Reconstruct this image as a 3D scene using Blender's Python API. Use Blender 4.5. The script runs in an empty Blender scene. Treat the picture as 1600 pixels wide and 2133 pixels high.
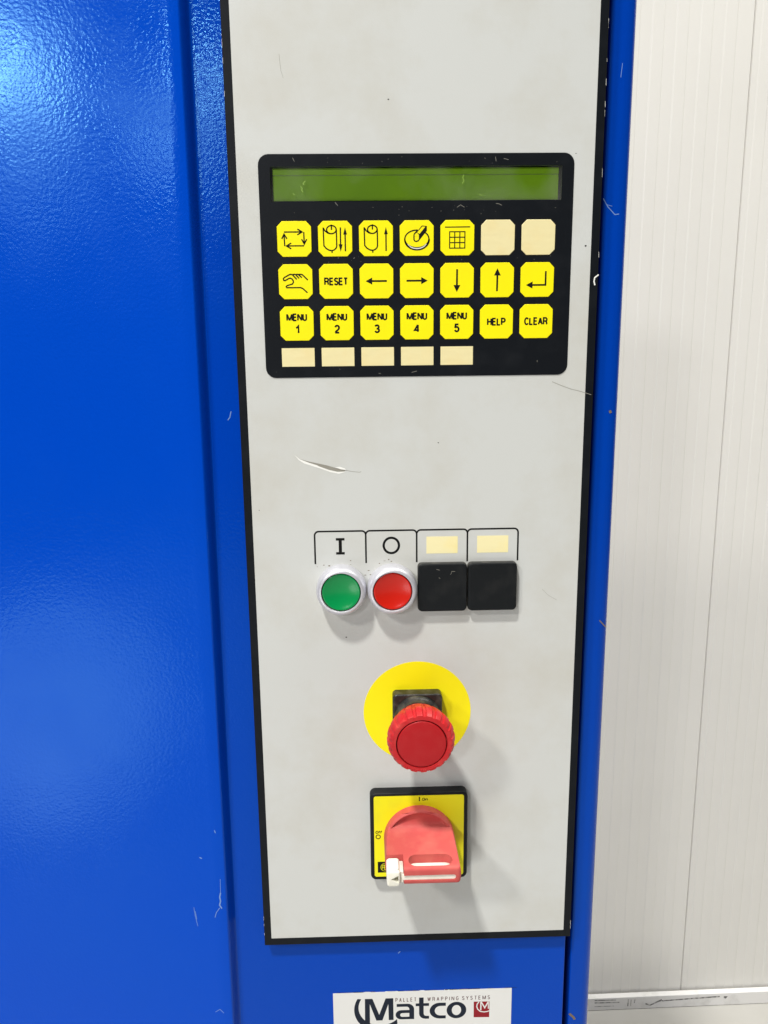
import bpy, bmesh, math, random
from mathutils import Matrix, Vector
from mathutils.geometry import tessellate_polygon

random.seed(7)
scene = bpy.context.scene
COL = scene.collection
MM = 0.001
R = math.radians

# ------------------------------------------------------------------ camera
# panel frame: X right, Z up, Y into the machine; origin = panel front plane at camera height, panel centre line
def camera():
    rx, ry, rz = 0.20495, -0.02547, -0.01106
    cx, sx, cy, sy, cz, sz = math.cos(rx), math.sin(rx), math.cos(ry), math.sin(ry), math.cos(rz), math.sin(rz)
    Rx = Matrix(((1, 0, 0), (0, cx, -sx), (0, sx, cx)))
    Ry = Matrix(((cy, 0, sy), (0, 1, 0), (-sy, 0, cy)))
    Rz = Matrix(((cz, -sz, 0), (sz, cz, 0), (0, 0, 1)))
    M = Rz @ Rx @ Ry
    w = lambda r: Vector((r[0], r[2], -r[1]))
    xa, ya, za = w(M[0]), -w(M[1]), -w(M[2])
    cam = bpy.data.cameras.new('camera')
    cam.sensor_fit = 'VERTICAL'
    cam.sensor_height = 36.0
    cam.lens = 1649.165 / 2133 * 36.0
    cam.clip_start = 0.02
    cam.clip_end = 60
    o = bpy.data.objects.new('camera', cam)
    COL.objects.link(o)
    m = Matrix((xa, ya, za)).transposed().to_4x4()
    m.translation = Vector((-30.932, -452.985, 0)) * MM
    o.matrix_world = m
    scene.camera = o
camera()

# ------------------------------------------------------------------ room light
world = bpy.data.worlds.new('World')
scene.world = world
world.use_nodes = True
wb = world.node_tree.nodes['Background']
wb.inputs[0].default_value = (0.98, 0.99, 1.0, 1)
wb.inputs[1].default_value = 0.04

def lamp(name, direction, dist, size, power, col=(1, 0.97, 0.92), size_y=None, target=(0, 0, -0.2)):
    l = bpy.data.lights.new(name, 'AREA')
    l.energy = power
    l.color = col
    if size_y:
        l.shape = 'RECTANGLE'; l.size = size; l.size_y = size_y
    else:
        l.shape = 'DISK'; l.size = size
    o = bpy.data.objects.new(name, l)
    COL.objects.link(o)
    t = Vector(target)
    d = Vector(direction).normalized()
    o.location = t + d * dist
    o.rotation_euler = (-d).to_track_quat('-Z', 'Y').to_euler()
    return o

lamp('ceiling_lamp', (-0.60, -1, 2.1), 10.0, 0.72, 1130, (1, 0.98, 0.935))
lamp('ceiling_lamp', (-1.0, -1, 1.05), 4.0, 0.40, 58)
# unseen fill light added beside the machine to brighten wall and floor
aisle = lamp('wall_fill_light', (0, 0, 1), 0.1, 2.8, 190, (1, 0.985, 0.94), 1.4)
aisle.location = (2.0, 0.1, 3.4)
aisle.rotation_euler = (0, 0, 0)
# far lamps of the hall, seen as blurred glints in the paint, plus one added low lamp
def glint_lamp(d, dist, size, power):
    p = (-0.031 + d[0] * 0.44, -0.0005, d[2] * 0.44)      # the spot on the door where its glint sits
    lamp('hall_or_added_lamp', d, dist, size, power, (0.97, 0.97, 1.0), target=p)
glint_lamp((-0.405, -1, 0.318), 5.0, 0.42, 46)
glint_lamp((-0.222, -1, 0.236), 6.0, 0.34, 11)
glint_lamp((-0.400, -1, 0.195), 7.0, 0.36, 7)
glint_lamp((-0.170, -1, 0.312), 5.0, 0.22, 10)
glint_lamp((-0.42, -1, -0.47), 1.95, 0.62, 4.0)  # unseen low lamp near the floor, added for the glow low on the door

vs = scene.view_settings
vs.view_transform = 'Standard'
vs.look = 'None'
vs.exposure = -0.20
vs.gamma = 1
vs.use_curve_mapping = False
scene.render.engine = 'CYCLES'

# ------------------------------------------------------------------ materials
def mat(name, base, rough=0.5, metal=0.0, spec=0.5, tint=None, bump=None, vary=None, coat=0.0, rvary=None, bump2=None):
    """bump = (scale, strength, distance_m); vary = (scale, amount, colour); object coordinates in metres"""
    m = bpy.data.materials.new(name)
    m.use_nodes = True
    nt = m.node_tree
    b = nt.nodes['Principled BSDF']
    b.inputs['Base Color'].default_value = (*base, 1)
    b.inputs['Roughness'].default_value = rough
    b.inputs['Metallic'].default_value = metal
    b.inputs['Specular IOR Level'].default_value = spec
    b.inputs['Coat Weight'].default_value = coat
    if tint: b.inputs['Specular Tint'].default_value = (*tint, 1)
    tc = nt.nodes.new('ShaderNodeTexCoord')
    def noise(scale, detail=3.0, stretch=None):
        n = nt.nodes.new('ShaderNodeTexNoise')
        n.inputs['Scale'].default_value = scale
        n.inputs['Detail'].default_value = detail
        if stretch:
            mp = nt.nodes.new('ShaderNodeMapping')
            mp.inputs['Scale'].default_value = stretch
            nt.links.new(tc.outputs['Object'], mp.inputs['Vector'])
            nt.links.new(mp.outputs['Vector'], n.inputs['Vector'])
        else:
            nt.links.new(tc.outputs['Object'], n.inputs['Vector'])
        return n
    last = None
    for bp in (bump2, bump):
        if bp:
            n = noise(bp[0], bp[3] if len(bp) > 3 else 2.0, bp[4] if len(bp) > 4 else None)
            bn = nt.nodes.new('ShaderNodeBump')
            bn.inputs['Strength'].default_value = bp[1]
            bn.inputs['Distance'].default_value = bp[2]
            nt.links.new(n.outputs['Fac'], bn.inputs['Height'])
            if last: nt.links.new(last.outputs['Normal'], bn.inputs['Normal'])
            last = bn
    if last: nt.links.new(last.outputs['Normal'], b.inputs['Normal'])
    if vary:
        n = noise(vary[0], 6.0)
        rp = nt.nodes.new('ShaderNodeValToRGB')
        rp.color_ramp.elements[0].position = vary[3] if len(vary) > 3 else 0.45
        rp.color_ramp.elements[1].position = vary[4] if len(vary) > 4 else 0.75
        rp.color_ramp.elements[0].color = (0, 0, 0, 1)
        rp.color_ramp.elements[1].color = (vary[1],) * 3 + (1,)
        nt.links.new(n.outputs['Fac'], rp.inputs['Fac'])
        mx = nt.nodes.new('ShaderNodeMix')
        mx.data_type = 'RGBA'
        mx.inputs['A'].default_value = (*base, 1)
        mx.inputs['B'].default_value = (*vary[2], 1)
        nt.links.new(rp.outputs['Color'], mx.inputs['Factor'])
        nt.links.new(mx.outputs['Result'], b.inputs['Base Color'])
    if rvary:
        n = noise(rvary[0], 5.0)
        mr = nt.nodes.new('ShaderNodeMapRange')
        mr.inputs['From Min'].default_value = 0.3
        mr.inputs['From Max'].default_value = 0.7
        mr.inputs['To Min'].default_value = rough - rvary[1]
        mr.inputs['To Max'].default_value = rough + rvary[1]
        nt.links.new(n.outputs['Fac'], mr.inputs['Value'])
        nt.links.new(mr.outputs['Result'], b.inputs['Roughness'])
    return m

def membrane_material():
    """grey printed membrane: faint blotches plus a few brownish hand stains with a shape of their own"""
    m = mat('grey membrane', (0.575, 0.588, 0.568), 0.5, bump=(1400, 0.10, 0.0004, 2.0))
    nt = m.node_tree
    b = nt.nodes['Principled BSDF']
    tc = nt.nodes.new('ShaderNodeTexCoord')
    n = nt.nodes.new('ShaderNodeTexNoise')
    n.inputs['Scale'].default_value = 14; n.inputs['Detail'].default_value = 8; n.inputs['Roughness'].default_value = 0.65
    nt.links.new(tc.outputs['Object'], n.inputs['Vector'])
    fine = nt.nodes.new('ShaderNodeMapRange')
    fine.inputs['From Min'].default_value = 0.45; fine.inputs['From Max'].default_value = 0.75
    fine.inputs['To Max'].default_value = 0.40
    nt.links.new(n.outputs['Fac'], fine.inputs['Value'])
    total = fine.outputs['Result']
    n2 = nt.nodes.new('ShaderNodeTexNoise')
    n2.inputs['Scale'].default_value = 70; n2.inputs['Detail'].default_value = 6
    nt.links.new(tc.outputs['Object'], n2.inputs['Vector'])
    for (x, z, r, a, sx, sz) in ((72, -246, 24, 0.75, 1.5, 0.7), (80, -262, 16, 0.5, 1, 1), (90, -285, 22, 0.35, 1.6, .7), (-94, -30, 12, 0.9, 2.6, 0.6), (-92, -372, 18, 0.45, 2.0, 0.6),
                                 (-16, -123.5, 6, 1.3, 0.6, 2.0), (-30, -130, 6, 0.9, 1.2, 1), (12, -122, 9, 0.6, 0.45, 2.2), (45, -122, 9, 0.55, 0.4, 2.2), (50, -190, 40, 0.25, 1.4, .8), (-60, -138, 8, .35, 1, .8), (-10, -178, 14, .35, 1, 1)):
        sub = nt.nodes.new('ShaderNodeVectorMath'); sub.operation = 'SUBTRACT'
        sub.inputs[1].default_value = (x * MM, 0, z * MM)
        nt.links.new(tc.outputs['Object'], sub.inputs[0])
        mul = nt.nodes.new('ShaderNodeVectorMath'); mul.operation = 'MULTIPLY'
        mul.inputs[1].default_value = (sx, 0, sz)
        nt.links.new(sub.outputs[0], mul.inputs[0])
        ln = nt.nodes.new('ShaderNodeVectorMath'); ln.operation = 'LENGTH'
        nt.links.new(mul.outputs[0], ln.inputs[0])
        mr = nt.nodes.new('ShaderNodeMapRange'); mr.interpolation_type = 'SMOOTHSTEP'
        mr.inputs['From Min'].default_value = r * MM; mr.inputs['From Max'].default_value = 0
        mr.inputs['To Max'].default_value = a
        nt.links.new(ln.outputs['Value'], mr.inputs['Value'])
        br = nt.nodes.new('ShaderNodeMapRange')
        br.inputs['From Min'].default_value = 0.42; br.inputs['From Max'].default_value = 0.72
        nt.links.new(n2.outputs['Fac'], br.inputs['Value'])
        pr = nt.nodes.new('ShaderNodeMath'); pr.operation = 'MULTIPLY'
        nt.links.new(mr.outputs['Result'], pr.inputs[0]); nt.links.new(br.outputs['Result'], pr.inputs[1])
        ad = nt.nodes.new('ShaderNodeMath'); ad.operation = 'ADD'; ad.use_clamp = True
        nt.links.new(total, ad.inputs[0]); nt.links.new(pr.outputs[0], ad.inputs[1])
        total = ad.outputs[0]
    mx = nt.nodes.new('ShaderNodeMix'); mx.data_type = 'RGBA'
    mx.inputs['A'].default_value = (0.575, 0.588, 0.568, 1)
    mx.inputs['B'].default_value = (0.43, 0.39, 0.29, 1)
    nt.links.new(total, mx.inputs['Factor'])
    nt.links.new(mx.outputs['Result'], b.inputs['Base Color'])
    return m

def window_material():
    m = bpy.data.materials.new('clear window foil')
    m.use_nodes = True
    nt = m.node_tree
    nt.nodes.clear()
    out = nt.nodes.new('ShaderNodeOutputMaterial')
    tr = nt.nodes.new('ShaderNodeBsdfTransparent')
    tr.inputs['Color'].default_value = (0.93, 0.95, 0.92, 1)
    gl = nt.nodes.new('ShaderNodeBsdfGlossy')
    gl.inputs['Roughness'].default_value = 0.12
    df = nt.nodes.new('ShaderNodeBsdfDiffuse')
    df.inputs['Color'].default_value = (0.7, 0.72, 0.66, 1)
    tc = nt.nodes.new('ShaderNodeTexCoord')
    n = nt.nodes.new('ShaderNodeTexNoise'); n.inputs['Scale'].default_value = 28; n.inputs['Detail'].default_value = 5
    nt.links.new(tc.outputs['Object'], n.inputs['Vector'])
    mr = nt.nodes.new('ShaderNodeMapRange')
    mr.inputs['From Min'].default_value = 0.45; mr.inputs['From Max'].default_value = 0.8
    mr.inputs['To Max'].default_value = 0.11  # patchy dust film, thickened to paint in some glare
    nt.links.new(n.outputs['Fac'], mr.inputs['Value'])
    m1 = nt.nodes.new('ShaderNodeMixShader')
    nt.links.new(mr.outputs['Result'], m1.inputs[0]); nt.links.new(tr.outputs[0], m1.inputs[1]); nt.links.new(df.outputs[0], m1.inputs[2])
    fr = nt.nodes.new('ShaderNodeFresnel'); fr.inputs['IOR'].default_value = 1.45
    m2 = nt.nodes.new('ShaderNodeMixShader')
    nt.links.new(fr.outputs[0], m2.inputs[0]); nt.links.new(m1.outputs[0], m2.inputs[1]); nt.links.new(gl.outputs[0], m2.inputs[2])
    nt.links.new(m2.outputs[0], out.inputs['Surface'])
    return m

BLUE = (0.0003, 0.058, 0.51)
TINT = (0.27, 0.75, 1.0)          # azure colour put into the reflections
M = {
    'blue': mat('blue enamel', BLUE, 0.15, spec=0.27, tint=TINT, bump=(600, 0.5, 0.00015, 1.0), bump2=(22, 0.5, 0.00035, 1.0), vary=(9, 0.16, (0.0006, 0.075, 0.50)), rvary=(22, 0.05)),
    'blue_plate': mat('blue enamel plate', (0.0003, 0.045, 0.41), 0.14, spec=0.30, tint=TINT, bump=(600, 0.5, 0.00019, 1.0), bump2=(22, 0.5, 0.00035, 1.0), vary=(9, 0.16, (0.0006, 0.062, 0.39)), rvary=(22, 0.05)),
    'blue_smooth': mat('blue enamel flat', (0.0003, 0.042, 0.37), 0.22, spec=0.3, tint=TINT, bump=(420, 0.35, 0.0002, 1.0), bump2=(30, 0.3, 0.0006, 1.0), vary=(12, 0.22, (0.0006, 0.06, 0.35))),
    'chip': mat('bare chipped steel', (0.16, 0.28, 0.56), 0.5),
    'gap_shade': mat('painted gap shade', (0.01, 0.011, 0.014), 0.8),
    'grey': membrane_material(),
    'black': mat('black print', (0.006, 0.0075, 0.010), 0.42, spec=0.12, bump=(1200, 0.10, 0.0004), vary=(60, 0.5, (0.016, 0.018, 0.021), 0.5, 0.8)),
    'ink': mat('black ink', (0.008, 0.008, 0.008), 0.5, spec=0.1),
    'yellow': mat('yellow print', (0.90, 0.80, 0.004), 0.42, spec=0.2, bump=(900, 0.1, 0.0004), vary=(45, 0.30, (0.80, 0.67, 0.01))),
    'yellow_disc': mat('yellow disc print', (0.90, 0.79, 0.006), 0.45, spec=0.2, bump=(900, 0.1, 0.0004), vary=(30, 0.35, (0.74, 0.62, 0.03), .5, .8)),
    'yellow_switch': mat('yellow switch plate', (0.83, 0.79, 0.012), 0.4, spec=0.2, vary=(60, 0.4, (0.62, 0.57, 0.05), .5, .8)),
    'cream': mat('cream crinkled foil', (0.79, 0.70, 0.385), 0.36, bump=(260, 0.5, 0.00026, 1.0, (0.6, 1, 1.1)), vary=(90, 0.5, (0.80, 0.64, 0.29))),
    'cream_flat': mat('cream foil insert', (0.86, 0.78, 0.44), 0.42, bump=(300, 0.3, 0.0003, 1.0, (0.5, 1, 1.1)), vary=(60, 0.8, (0.88, 0.73, 0.27))),
    'lcd': mat('green liquid crystal', (0.33, 0.60, 0.018), 0.35, spec=0.2, vary=(22, 0.5, (0.25, 0.49, 0.022))),
    'lcd_edge': mat('pale lcd edge', (0.26, 0.42, 0.06), 0.4),
    'recess': mat('black recess', (0.012, 0.014, 0.014), 0.45, spec=0.15),
    'window': window_material(),
    'silver': mat('satin silver plastic', (0.62, 0.62, 0.67), 0.36, metal=0.45, bump=(900, 0.05, 0.0003)),
    'green_cap': mat('green translucent cap', (0.002, 0.25, 0.065), 0.2, spec=0.35, bump=(700, 0.06, 0.0004)),
    'red_cap': mat('red translucent cap', (0.53, 0.013, 0.006), 0.22, spec=0.35, bump=(700, 0.06, 0.0004)),
    'black_plastic': mat('black plastic', (0.008, 0.0095, 0.011), 0.40, spec=0.17, bump=(800, 0.12, 0.0004), vary=(80, 0.4, (0.035, 0.035, 0.034), .5, .8)),
    'dusty_black': mat('dusty black plastic', (0.014, 0.014, 0.013), 0.36, bump=(500, 0.2, 0.0006), vary=(140, 0.6, (0.12, 0.11, 0.085), .5, .75)),
    'knob_red': mat('red knob plastic', (0.48, 0.014, 0.018), 0.42, spec=0.3, bump=(900, 0.1, 0.0004), vary=(160, 0.55, (0.62, 0.075, 0.06), .48, .72)),
    'knob_cap': mat('dark red knob cap', (0.40, 0.008, 0.012), 0.42, spec=0.25, bump=(900, 0.08, 0.0004), vary=(120, 0.4, (0.42, 0.03, 0.03))),
    'knob_neck': mat('orange red neck', (0.70, 0.10, 0.04), 0.5, vary=(200, 0.8, (0.35, 0.09, 0.05), .5, .7)),
    'handle': mat('faded red handle', (0.52, 0.082, 0.076), 0.55, spec=0.3, bump=(700, 0.12, 0.0005), vary=(110, 0.5, (0.60, 0.16, 0.12), .45, .75)),
    'ivory': mat('ivory plastic', (0.82, 0.80, 0.70), 0.42, vary=(90, 0.6, (0.66, 0.61, 0.47), .5, .78)),
    'ivory_dark': mat('dark ivory', (0.36, 0.34, 0.25), 0.6),
    'paper': mat('white sticker', (0.72, 0.72, 0.70), 0.35, vary=(16, 0.35, (0.62, 0.61, 0.56))),
    'navy': mat('navy ink', (0.010, 0.015, 0.028), 0.45, spec=0.15),
    'maroon': mat('maroon ink', (0.26, 0.012, 0.020), 0.45, spec=0.15),
    'brown_ink': mat('brown ink', (0.09, 0.035, 0.035), 0.5),
    'dirt': mat('brown dirt', (0.16, 0.12, 0.075), 0.9),
    'white_tear': mat('torn white film edge', (0.86, 0.86, 0.82), 0.4),
    'grey_tear': mat('grey torn film', (0.27, 0.26, 0.22), 0.6),
    'wall': mat('cream white wall sheet', (0.685, 0.672, 0.63), 0.42, bump=(60, 0.06, 0.001), vary=(5, 0.25, (0.60, 0.585, 0.545))),
    'skirt': mat('scuffed white kerb', (0.74, 0.73, 0.71), 0.5, vary=(30, 0.7, (0.48, 0.47, 0.44), .55, .78)),
    'scuff': mat('black rubber scuff', (0.13, 0.13, 0.125), 0.8, vary=(160, 0.9, (0.50, 0.49, 0.47), .45, .6)),
    'floor': mat('pale floor coating', (0.44, 0.43, 0.40), 0.45, bump=(25, 0.15, 0.002), vary=(7, 0.5, (0.38, 0.365, 0.33))),
}

# ------------------------------------------------------------------ helpers
def tag(o, label=None, cat=None, group=None, kind=None):
    if label: o['label'] = label
    if cat: o['category'] = cat
    if group: o['group'] = group
    if kind: o['kind'] = kind
    return o

def empty(name, x=0, d=0, z=0, label=None, cat=None, group=None):
    o = bpy.data.objects.new(name, None)
    o.empty_display_size = 0.01
    o.location = (x * MM, -d * MM, z * MM)
    COL.objects.link(o)
    return tag(o, label, cat, group)

def build(name, verts, faces, m, parent=None, smooth=35, mats=None, fmat=None):
    """verts = (X, d, Z) in mm in panel frame, d = distance in front of the panel plane"""
    off = Vector((0, 0, 0))
    p = parent
    while p:
        off += p.location
        p = p.parent
    me = bpy.data.meshes.new(name)
    me.from_pydata([(v[0] * MM - off.x, -v[1] * MM - off.y, v[2] * MM - off.z) for v in verts], [], faces)
    bm = bmesh.new(); bm.from_mesh(me)
    bmesh.ops.recalc_face_normals(bm, faces=bm.faces)
    bm.to_mesh(me); bm.free()
    for mm in (mats or [m]): me.materials.append(M[mm])
    if fmat:
        for i, f in enumerate(me.polygons): f.material_index = fmat[i]
    if smooth:
        me.set_sharp_from_angle(angle=R(smooth))
        for f in me.polygons: f.use_smooth = len(f.vertices) <= 4      # large caps stay flat
    o = bpy.data.objects.new(name, me)
    COL.objects.link(o)
    if parent: o.parent = parent
    return o

def rrect(cx, cz, w, h, r, n=6):
    pts = []
    r = max(r, 0.01)
    for (sx, sz, a0) in ((1, 1, 0), (-1, 1, 90), (-1, -1, 180), (1, -1, 270)):
        for i in range(n + 1):
            a = R(a0 + 90 * i / n)
            pts.append((cx + sx * (w / 2 - r) + r * math.cos(a), cz + sz * (h / 2 - r) + r * math.sin(a)))
    return pts

def loft(rings, cap0=True, cap1=True):
    """rings = list of lists of (X,d,Z) of equal length"""
    n = len(rings[0]); v = []; f = []
    for r in rings: v += r
    for k in range(len(rings) - 1):
        for i in range(n):
            j = (i + 1) % n
            f.append((k * n + i, k * n + j, (k + 1) * n + j, (k + 1) * n + i))
    if cap0: f.append(tuple(range(n)))
    if cap1: f.append(tuple(range((len(rings) - 1) * n, len(rings) * n)))
    return v, f

def slab(cx, cz, w, h, r, prof, n=6):
    """rounded rectangle slab, prof = [(inset, d), ...] back to front"""
    return loft([[(x, d, z) for x, z in rrect(cx, cz, w - 2 * i, h - 2 * i, r - i, n)] for i, d in prof])

def edge_prof(d0, d1, e, n=3):
    p = [(0, d0)]
    for i in range(n + 1):
        a = R(90 * i / n)
        p.append((e - e * math.cos(a), d1 - e + e * math.sin(a)))
    return p

def lathe(cx, cz, prof, n=64):
    return loft([[(cx + r * math.cos(2 * math.pi * i / n), d, cz + r * math.sin(2 * math.pi * i / n)) for i in range(n)] for r, d in prof])

def join(*parts):
    v = []; f = []
    for pv, pf in parts:
        k = len(v); v += list(pv); f += [tuple(a + k for a in q) for q in pf]
    return v, f

def box(x0, x1, d0, d1, z0, z1):
    v = [(x, d, z) for x in (x0, x1) for d in (d0, d1) for z in (z0, z1)]
    return v, [(0, 1, 3, 2), (4, 6, 7, 5), (0, 4, 5, 1), (2, 3, 7, 6), (0, 2, 6, 4), (1, 5, 7, 3)]

def rbox(x0, x1, d0, d1, z0, z1, r=1.0, e=0.5):
    return slab((x0 + x1) / 2, (z0 + z1) / 2, x1 - x0, z1 - z0, r, edge_prof(d0, d1, e))

def flat(polys, d):
    """filled outlines (list of [outer, hole, ...] lists of (x,z)) as one printed sheet at depth d"""
    v = []; f = []
    for loops in polys:
        k = len(v)
        tri = tessellate_polygon([[Vector((x, z, 0)) for x, z in lp] for lp in loops])
        for lp in loops: v += [(x, d, z) for x, z in lp]
        f += [tuple(a + k for a in t) for t in tri]
    return v, f

def stroke(pts, w, d, closed=False):
    """ribbon of width w along a polyline of (x,z)"""
    n = len(pts); L = []; Rr = []
    for i in range(n):
        a = Vector(pts[(i - 1) % n]) if (closed or i > 0) else None
        b = Vector(pts[i])
        c = Vector(pts[(i + 1) % n]) if (closed or i < n - 1) else None
        t0 = (b - a).normalized() if a is not None else None
        t1 = (c - b).normalized() if c is not None else None
        t0 = t0 or t1; t1 = t1 or t0
        nrm = Vector((-(t0 + t1).y, (t0 + t1).x))
        nrm = nrm.normalized() if nrm.length > 1e-6 else Vector((-t0.y, t0.x))
        k = 1 / max(0.45, nrm.dot(Vector((-t0.y, t0.x))))
        L.append(b + nrm * w / 2 * k); Rr.append(b - nrm * w / 2 * k)
    v = [(p.x, d, p.y) for p in L] + [(p.x, d, p.y) for p in Rr]
    f = [(i, (i + 1) % n, n + (i + 1) % n, n + i) for i in range(n if closed else n - 1)]
    return v, f

def ell(cx, cz, rx, rz, a0=0, a1=360, n=32):
    return [(cx + rx * math.cos(R(a0 + (a1 - a0) * i / n)), cz + rz * math.sin(R(a0 + (a1 - a0) * i / n))) for i in range(n + (a1 - a0 < 360))]

WIN = (0.2, 86.15, 157.2, 17.7)      # display window opening: centre x, centre z, width, height

def framed(out, inn, d0, d1, e):
    """plate with a window opening"""
    rings = [[(x, d0, z) for x, z in out], [(x, d1 - e, z) for x, z in out]]
    if e:
        cx = sum(p[0] for p in out) / len(out); cz = sum(p[1] for p in out) / len(out)
        rings.append([(x - math.copysign(e, x - cx), d1, z - math.copysign(e, z - cz)) for x, z in out])
    rings += [[(x, d1, z) for x, z in inn], [(x, d0, z) for x, z in inn]]
    v, f = loft(rings, False, False)
    k = len(out); b = (len(rings) - 1) * k
    f += [(i, (i + 1) % k, b + (i + 1) % k, b + i) for i in range(k)]
    return v, f

def _arc(cx, cz, rx, rz, a0, a1, n=8):
    return [(cx + rx * math.cos(R(a0 + (a1 - a0) * i / n)), cz + rz * math.sin(R(a0 + (a1 - a0) * i / n))) for i in range(n + 1)]
_S = _arc(.29, .76, .26, .24, 20, 200, 9) + [(.12, .58), (.30, .51), (.46, .44)] + _arc(.29, .26, .28, .26, 35, -165, 9)
GLYPH = {
    'R': (.62, [[(0, 0), (0, 1), (.34, 1)] + _arc(.34, .75, .25, .25, 80, -80, 7) + [(.34, .5), (0, .5)], [(.32, .5), (.48, .44), (.55, .30), (.57, .1), (.62, 0)]]),
    'E': (.54, [[(.52, 1), (0, 1), (0, 0), (.54, 0)], [(0, .52), (.48, .52)]]),
    'S': (.57, [_S]), 'T': (.58, [[(0, 1), (.58, 1)], [(.29, 1), (.29, 0)]]),
    'M': (.92, [[(0, 0), (0, 1)], [(.92, 0), (.92, 1)], [(.02, 1), (.46, .0)], [(.46, .0), (.90, 1)]]),
    'N': (.70, [[(0, 0), (0, 1)], [(.70, 0), (.70, 1)], [(.02, 1), (.68, 0)]]),
    'U': (.58, [[(0, 1)] + _arc(.29, .27, .29, .27, 180, 360, 10) + [(.58, 1)]]),
    'H': (.60, [[(0, 0), (0, 1)], [(.60, 0), (.60, 1)], [(0, .52), (.60, .52)]]),
    'L': (.50, [[(0, 1), (0, 0), (.50, 0)]]),
    'P': (.58, [[(0, 0), (0, 1), (.32, 1)] + _arc(.32, .73, .26, .27, 80, -80, 7) + [(.32, .46), (0, .46)]]),
    'C': (.62, [_arc(.32, .5, .32, .5, 38, 322, 16)]),
    'A': (.64, [[(0, 0), (.32, 1)], [(.32, 1), (.64, 0)], [(.12, .34), (.52, .34)]]),
    'W': (.86, [[(0, 1), (.22, 0)], [(.22, 0), (.43, 1)], [(.43, 1), (.64, 0)], [(.64, 0), (.86, 1)]]),
    'I': (.0, [[(0, 0), (0, 1)]]),
    'G': (.64, [_arc(.32, .5, .32, .5, 38, 330, 16) + [(.62, .46), (.38, .46)]]),
    'Y': (.60, [[(0, 1), (.30, .46)], [(.60, 1), (.30, .46)], [(.30, .48), (.30, 0)]]),
    'O': (.68, [_arc(.34, .5, .34, .5, 0, 360, 20)]),
    'n': (.48, [[(0, 0), (0, .72)], [(0, .45)] + _arc(.24, .46, .24, .26, 160, 0, 7) + [(.48, 0)]]),
    'f': (.36, [[(.12, 0), (.12, .8)] + _arc(.30, .8, .18, .2, 170, 80, 4), [(0, .68), (.34, .68)]]),
    '1': (.34, [[(0, .74), (.16, .80), (.27, .97), (.29, 1), (.29, 0)]]),
    '2': (.58, [_arc(.29, .72, .28, .28, 170, -15, 9) + [(.50, .5), (.30, .32), (.10, .16), (.02, 0)], [(.0, 0), (.58, 0)]]),
    '3': (.58, [_arc(.28, .75, .25, .25, 165, -80, 9) + [(.22, .52)], [(.22, .52), (.32, .51)] + _arc(.29, .26, .28, .26, 75, -165, 10)]),
    '4': (.62, [[(.62, .24), (0, .24), (.44, 1)], [(.46, 1), (.46, 0)]]),
    '5': (.58, [[(.54, 1), (.12, 1), (.05, .50)], [(.05, .50), (.16, .60)] + _arc(.29, .32, .28, .33, 95, -160, 10)]),
}
def letters(s, x0, x1, z0, z1, d, w, gap=.2, slant=0.0):
    """stroke lettering fitted to the box x0..x1, z0..z1 in mm, stroke width w in mm"""
    x = 0; lay = []
    for ch in s:
        if ch == ' ':
            x += .55; continue
        gw, st = GLYPH[ch]
        lay.append((x, st)); x += gw + gap
    tot = x - gap
    sx = (x1 - x0 - w) / max(tot, 1e-6); sz = z1 - z0 - w
    out = []; k = 0
    for gx, st in lay:
        for pl in st:
            out.append(stroke([(x0 + w / 2 + (gx + a) * sx + slant * b * sz, z0 + w / 2 + b * sz) for a, b in pl], w, d + .0025 * (k % 9)))
            k += 1
    return join(*out)

def cut(o, *cutters):
    """subtract closed meshes from o"""
    tmp = []
    for v, f in cutters:
        c = build('cutter', v, f, 'ink', None, 0)
        tmp.append(c)
        md = o.modifiers.new('cut', 'BOOLEAN')
        md.operation = 'DIFFERENCE'; md.object = c; md.solver = 'EXACT'
    bpy.context.view_layer.update()
    me = bpy.data.meshes.new_from_object(o.evaluated_get(bpy.context.evaluated_depsgraph_get()))
    o.modifiers.clear()
    mats_ = list(o.data.materials)
    o.data = me
    while len(me.materials) > len(mats_): me.materials.pop()
    for p in me.polygons:
        p.use_smooth = True
        p.material_index = 0
    me.set_sharp_from_angle(angle=R(32))
    for c in tmp: bpy.data.objects.remove(c)

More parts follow.
